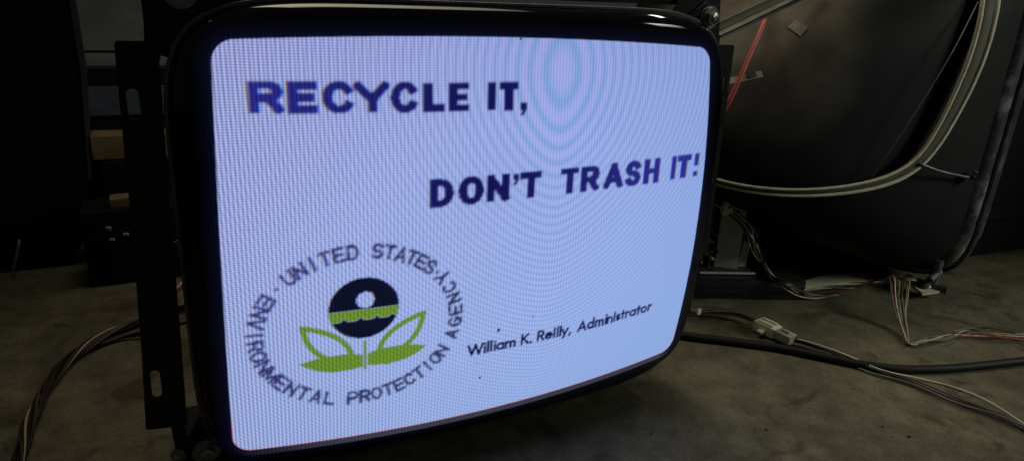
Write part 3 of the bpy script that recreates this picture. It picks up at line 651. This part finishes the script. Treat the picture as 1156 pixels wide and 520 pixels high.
harness(h3,[fz(893,382,.010),fz(915,388,.008),fz(945,399,.007),fz(985,416,.006),fz(1030,431,.005),fz(1080,452,.005),fz(1125,467,.005),fz(1175,490,.005)],['black','brown','black','black','grey'],.0040,.0013,8,.4,11,spread=lambda t:1+1.0*t)
bm=bmesh.new(); tube(bm,catmull([fz(a,b,z) for a,b,z in [(893,380,.013),(925,389,.012),(960,402,.010),(995,417,.008),(1035,426,.003),(1075,436,.002),(1115,452,.003),(1170,487,.003)]],8),.0012,7); link('wire',bm,WC['white'],h3)
bm=bmesh.new(); c=fz(789,351,.02); box(bm,c,(.003,.008,.009),PR,.0008); link('cable_tie',bm,M['white_plastic'],h3,smooth=30)

bm=bmesh.new(); tube(bm,catmull([fz(a,b,.0065) for a,b in [(700,366),(740,372),(780,379),(830,385),(880,392),(930,402),(975,411),(1020,416),(1070,415),(1115,411),(1175,404)]],8),.0058,12)
tag(link('power_cable',bm,M['rubber']),'thick black rubber cable curving along the floor behind the white plug','cable')

h4=empty('braided_loom',fz(60,430,0),'twisted brown and grey cable loom arcing over the floor at the left','wires')
harness(h4,[fz(a,b,z) for a,b,z in [(8,560,.009),(22,515,.009),(33,478,.010),(47,447,.010),(68,415,.010),(95,391,.011),(125,375,.013),(155,365,.016),(182,357,.03),(205,349,.05),(235,338,.07)]],['black','black','dark','black','dark','brown','black','black','tan','black','dark'],.0064,.0015,30,.12,21,n=14)
bm=bmesh.new(); tube(bm,catmull([fz(a,b,z) for a,b,z in [(108,390,.005),(140,379,.006),(170,373,.012),(200,366,.02),(225,360,.03)]],8),.0022,8); link('wire',bm,WC['black'],h4)
h5=empty('loose_wires',fz(205,330,0),'loose white and pink wires glimpsed between the slotted flange and the lit tube','wires')
for c,P in (('white',[(180,345,.03),(200,324,.05),(212,312,.06),(230,300,.07)]),('red',[(180,349,.03),(200,328,.048),(213,318,.056),(232,310,.06)]),('black',[(182,282,.10),(200,271,.11),(216,262,.11)])):
    bm=bmesh.new(); tube(bm,catmull([fz(*p) for p in P],6),.0016,7); link('wire',bm,WC[c],h5)

# ------------------------------------------------------------------ things in the dark behind, on the left
def quadbox(name,Y,x0,x1,z0,z1,th,m,parent,tilt=0,bev=.001):
    bm=bmesh.new(); box(bm,((x0+x1)/2,Y+th/2,(z0+z1)/2),(x1-x0,th,z1-z0),Matrix.Rotation(tilt,3,'Y'),bev); return link(name,bm,m,parent,smooth=30)
M['case_']=mat('matt_black_filler',(.006,.006,.0065),.8,0,.3,20,.1,spec=.2)
M['panel']=mat('grey_sheet_metal',(.36,.36,.35),.55,.3,.18,22,.1,dust=.3,dustcol=(.07,.065,.055),dscale=12)
M['blue_steel']=mat('blue_grey_steel',(.17,.20,.25),.45,.5,.25,40,.1)
rk=empty('metal_cabinet',(-.30,1.0,0),'grey sheet metal cabinet with dark ledges in the background left of the monitor','cabinet')
quadbox('back_panel',1.00,-.60,-.05,.315,.62,.03,M['panel'],rk)
quadbox('ledge',.985,-.60,-.05,.288,.310,.05,M['panel'],rk,.0,.002)
quadbox('rail',.96,-.60,-.05,.255,.2875,.06,M['black'],rk)
quadbox('front_rail',.955,-.60,-.05,.200,.2545,.05,M['blue_steel'],rk,.0,.002)
quadbox('carcass',1.03,-.60,-.05,.0,.60,.3,M['black'],rk)
quadbox('lower_panel',1.0,-.60,-.05,.0,.1995,.028,M['funnel_dark'],rk)
bm=bmesh.new(); zu=fy(120,184,.70).z; box(bm,(-.275,.735,zu+.0205),(.215,.05,.038),Matrix.Rotation(.01,3,'Y'),.002)
tag(link('timber_block',bm,M['wood'],smooth=30),'pale wooden plank lying on the black unit under the blue grey cabinet rail','plank')
bm=bmesh.new(); p=fy(120,233,.64); box(bm,(fy(125,233,.64).x+.035,.64,.1285),(.07,.03,.015),Matrix.Rotation(-.03,3,'Y'),.002)
tag(link('timber_offcut',bm,M['wood'],smooth=30),'small wooden offcut on the lower step of the black unit, below the plank','offcut')
bx_=empty('dark_filler_unit',(-.26,.65,0),'low stepped black equipment unit added to darken the floor behind the slotted flange','filler')  # added black mass that keeps this corner of the floor dark
bm=bmesh.new(); zu=fy(120,184,.70).z; box(bm,(-.255,.80,zu/2),(.235,.20,zu),None,.004); link('upper_block',bm,M['case_'],bx_,smooth=30)
bm=bmesh.new(); box(bm,(-.275,.65,.06),(.26,.075,.12),None,.004); link('lower_block',bm,M['case_'],bx_,smooth=30)
# shadowy case on the far left
M['case']=mat('matt_black_case',(.006,.006,.0065),.8,0,.3,20,.1,spec=.2)
M['case_edge']=mat('scuffed_case_edge',(.05,.047,.045),.6,0,.35,40)
ck=empty('black_case',(-.50,.70,0),'tall matt black case with a sloping side filling the far left background','case')
bm=bmesh.new()
prism(bm,[fy(a,b,.72) for a,b in [(-140,-60),(68,-60),(92,80),(100,200),(98,262),(72,318),(-140,330)]],(-.12,.34,0)); link('shell',bm,M['case'],ck,smooth=False)
bm=bmesh.new(); prism(bm,[fy(a,b,.715) for a,b in [(68,-60),(76,-60),(98,80),(104,200),(100,204),(91,80)]],(0,.012,0)); link('edge_trim',bm,M['case_edge'],ck,smooth=False)
bm=bmesh.new(); tube(bm,catmull([fy(22,270,.70),fy(12,320,.69),fy(2,365,.68),fy(-15,400,.67)],6),.0022,7)
tag(link('thin_cable',bm,WC['grey']),'thin grey cable hanging down at the left edge in front of the black case','cable')
bm=bmesh.new(); 
for (a,b) in ((120,258),(140,264),(124,270)):
    p=fy(a,b,.606); cyl(bm,p,p+Vector((.006,-.003,.001)),.0025,n=10)
tag(link('loose_terminals',bm,M['alu'],smooth=30),'small metal terminals glinting in the dark beside the wooden offcut','terminals')
# cabinets in the dark to the right
ck2=empty('dark_crate',(1.5,.4,0),'dark crate lost in shadow beyond the large tube at the right edge','crate')
bm=bmesh.new(); a_=fz(1088,290);b_=fz(1230,268); n_=Vector((-(b_-a_).y,(b_-a_).x,0)).normalized(); prism(bm,[a_,b_,b_+n_*.5,a_+n_*.5],(0,0,.7)); link('body',bm,M['case'],ck2,smooth=30)
bm=bmesh.new(); prism(bm,[a_-n_*.012+Vector((0,0,.08)),b_-n_*.012+Vector((0,0,.08)),b_-n_*.002+Vector((0,0,.08)),a_-n_*.002+Vector((0,0,.08))],(0,0,.03)); link('batten',bm,M['case'],ck2,smooth=30)
# debris on the floor
for i,(a,b,s) in enumerate([(735,489,.004),(865,484,.005),(1026,492,.006),(996,481,.004),(1083,440,.003),(1070,394,.003),(980,371,.003),(858,495,.003)]):
    p=fz(a,b,.0015); bm=bmesh.new(); bmesh.ops.create_icosphere(bm,subdivisions=2,radius=s*.38)
    for v in bm.verts: v.co=Vector((v.co.x*rg.uniform(.9,1.5),v.co.y*rg.uniform(.4,.8),v.co.z*.3+abs(rg.gauss(0,.0003))))
    bmesh.ops.rotate(bm,verts=bm.verts,matrix=Matrix.Rotation(rg.uniform(0,3),3,'Z')); bmesh.ops.translate(bm,verts=bm.verts,vec=p)
    light=i in (5,6)
    nm=['dark elongated crumb on the floor just in front of the monitor shadow','small black crumb on bare floor below the white plug','largest dark crumb low on the floor at the right','dark crumb left of the largest crumb on the floor','tiny dark crumb between the black cable and white wire','pale chip on the floor under the trailing wire fan','pale chip on the floor left of the trailing wire fan','tiny crumb at the bottom edge under the plug'][i]
    tag(link('crumb',bm,M['beige'] if light else M['rubber'],smooth=False),nm,'debris','crumbs scattered on the floor')

# ------------------------------------------------------------------ light
w=bpy.data.worlds.new('World'); sc.world=w; w.use_nodes=True; bg=w.node_tree.nodes['Background']; bg.inputs[0].default_value=(.9,.95,1,1); bg.inputs[1].default_value=.022
def area(name,loc,tgt,size,power,col,size_y=None,spread=180):
    l=bpy.data.lights.new(name,'AREA'); l.size=size; l.energy=power; l.color=col; l.spread=math.radians(spread)
    if size_y: l.shape='RECTANGLE'; l.size_y=size_y
    o=bpy.data.objects.new(name,l); COL.objects.link(o); o.location=loc
    o.rotation_euler=(Vector(tgt)-Vector(loc)).to_track_quat('-Z','Y').to_euler(); return o
area('ceiling_lamp',(.22,.46,1.75),(.34,.04,0),1.0,2.1,(1,.91,.66),.7,76)
area('side_fill',(1.9,-1.15,1.0),(.62,.28,.10),.5,.75,(.95,1,.88),.5,34)  # added fill light, brightens the chassis and the large tube's near rim
area('far_lamp',(1.7,.35,2.0),(.2,0,.3),.5,3.5,(1,.9,.75),.06)
sc.view_settings.view_transform='Standard'; sc.view_settings.look='None'; sc.view_settings.exposure=0; sc.view_settings.gamma=1
sc.cycles.use_denoising=True
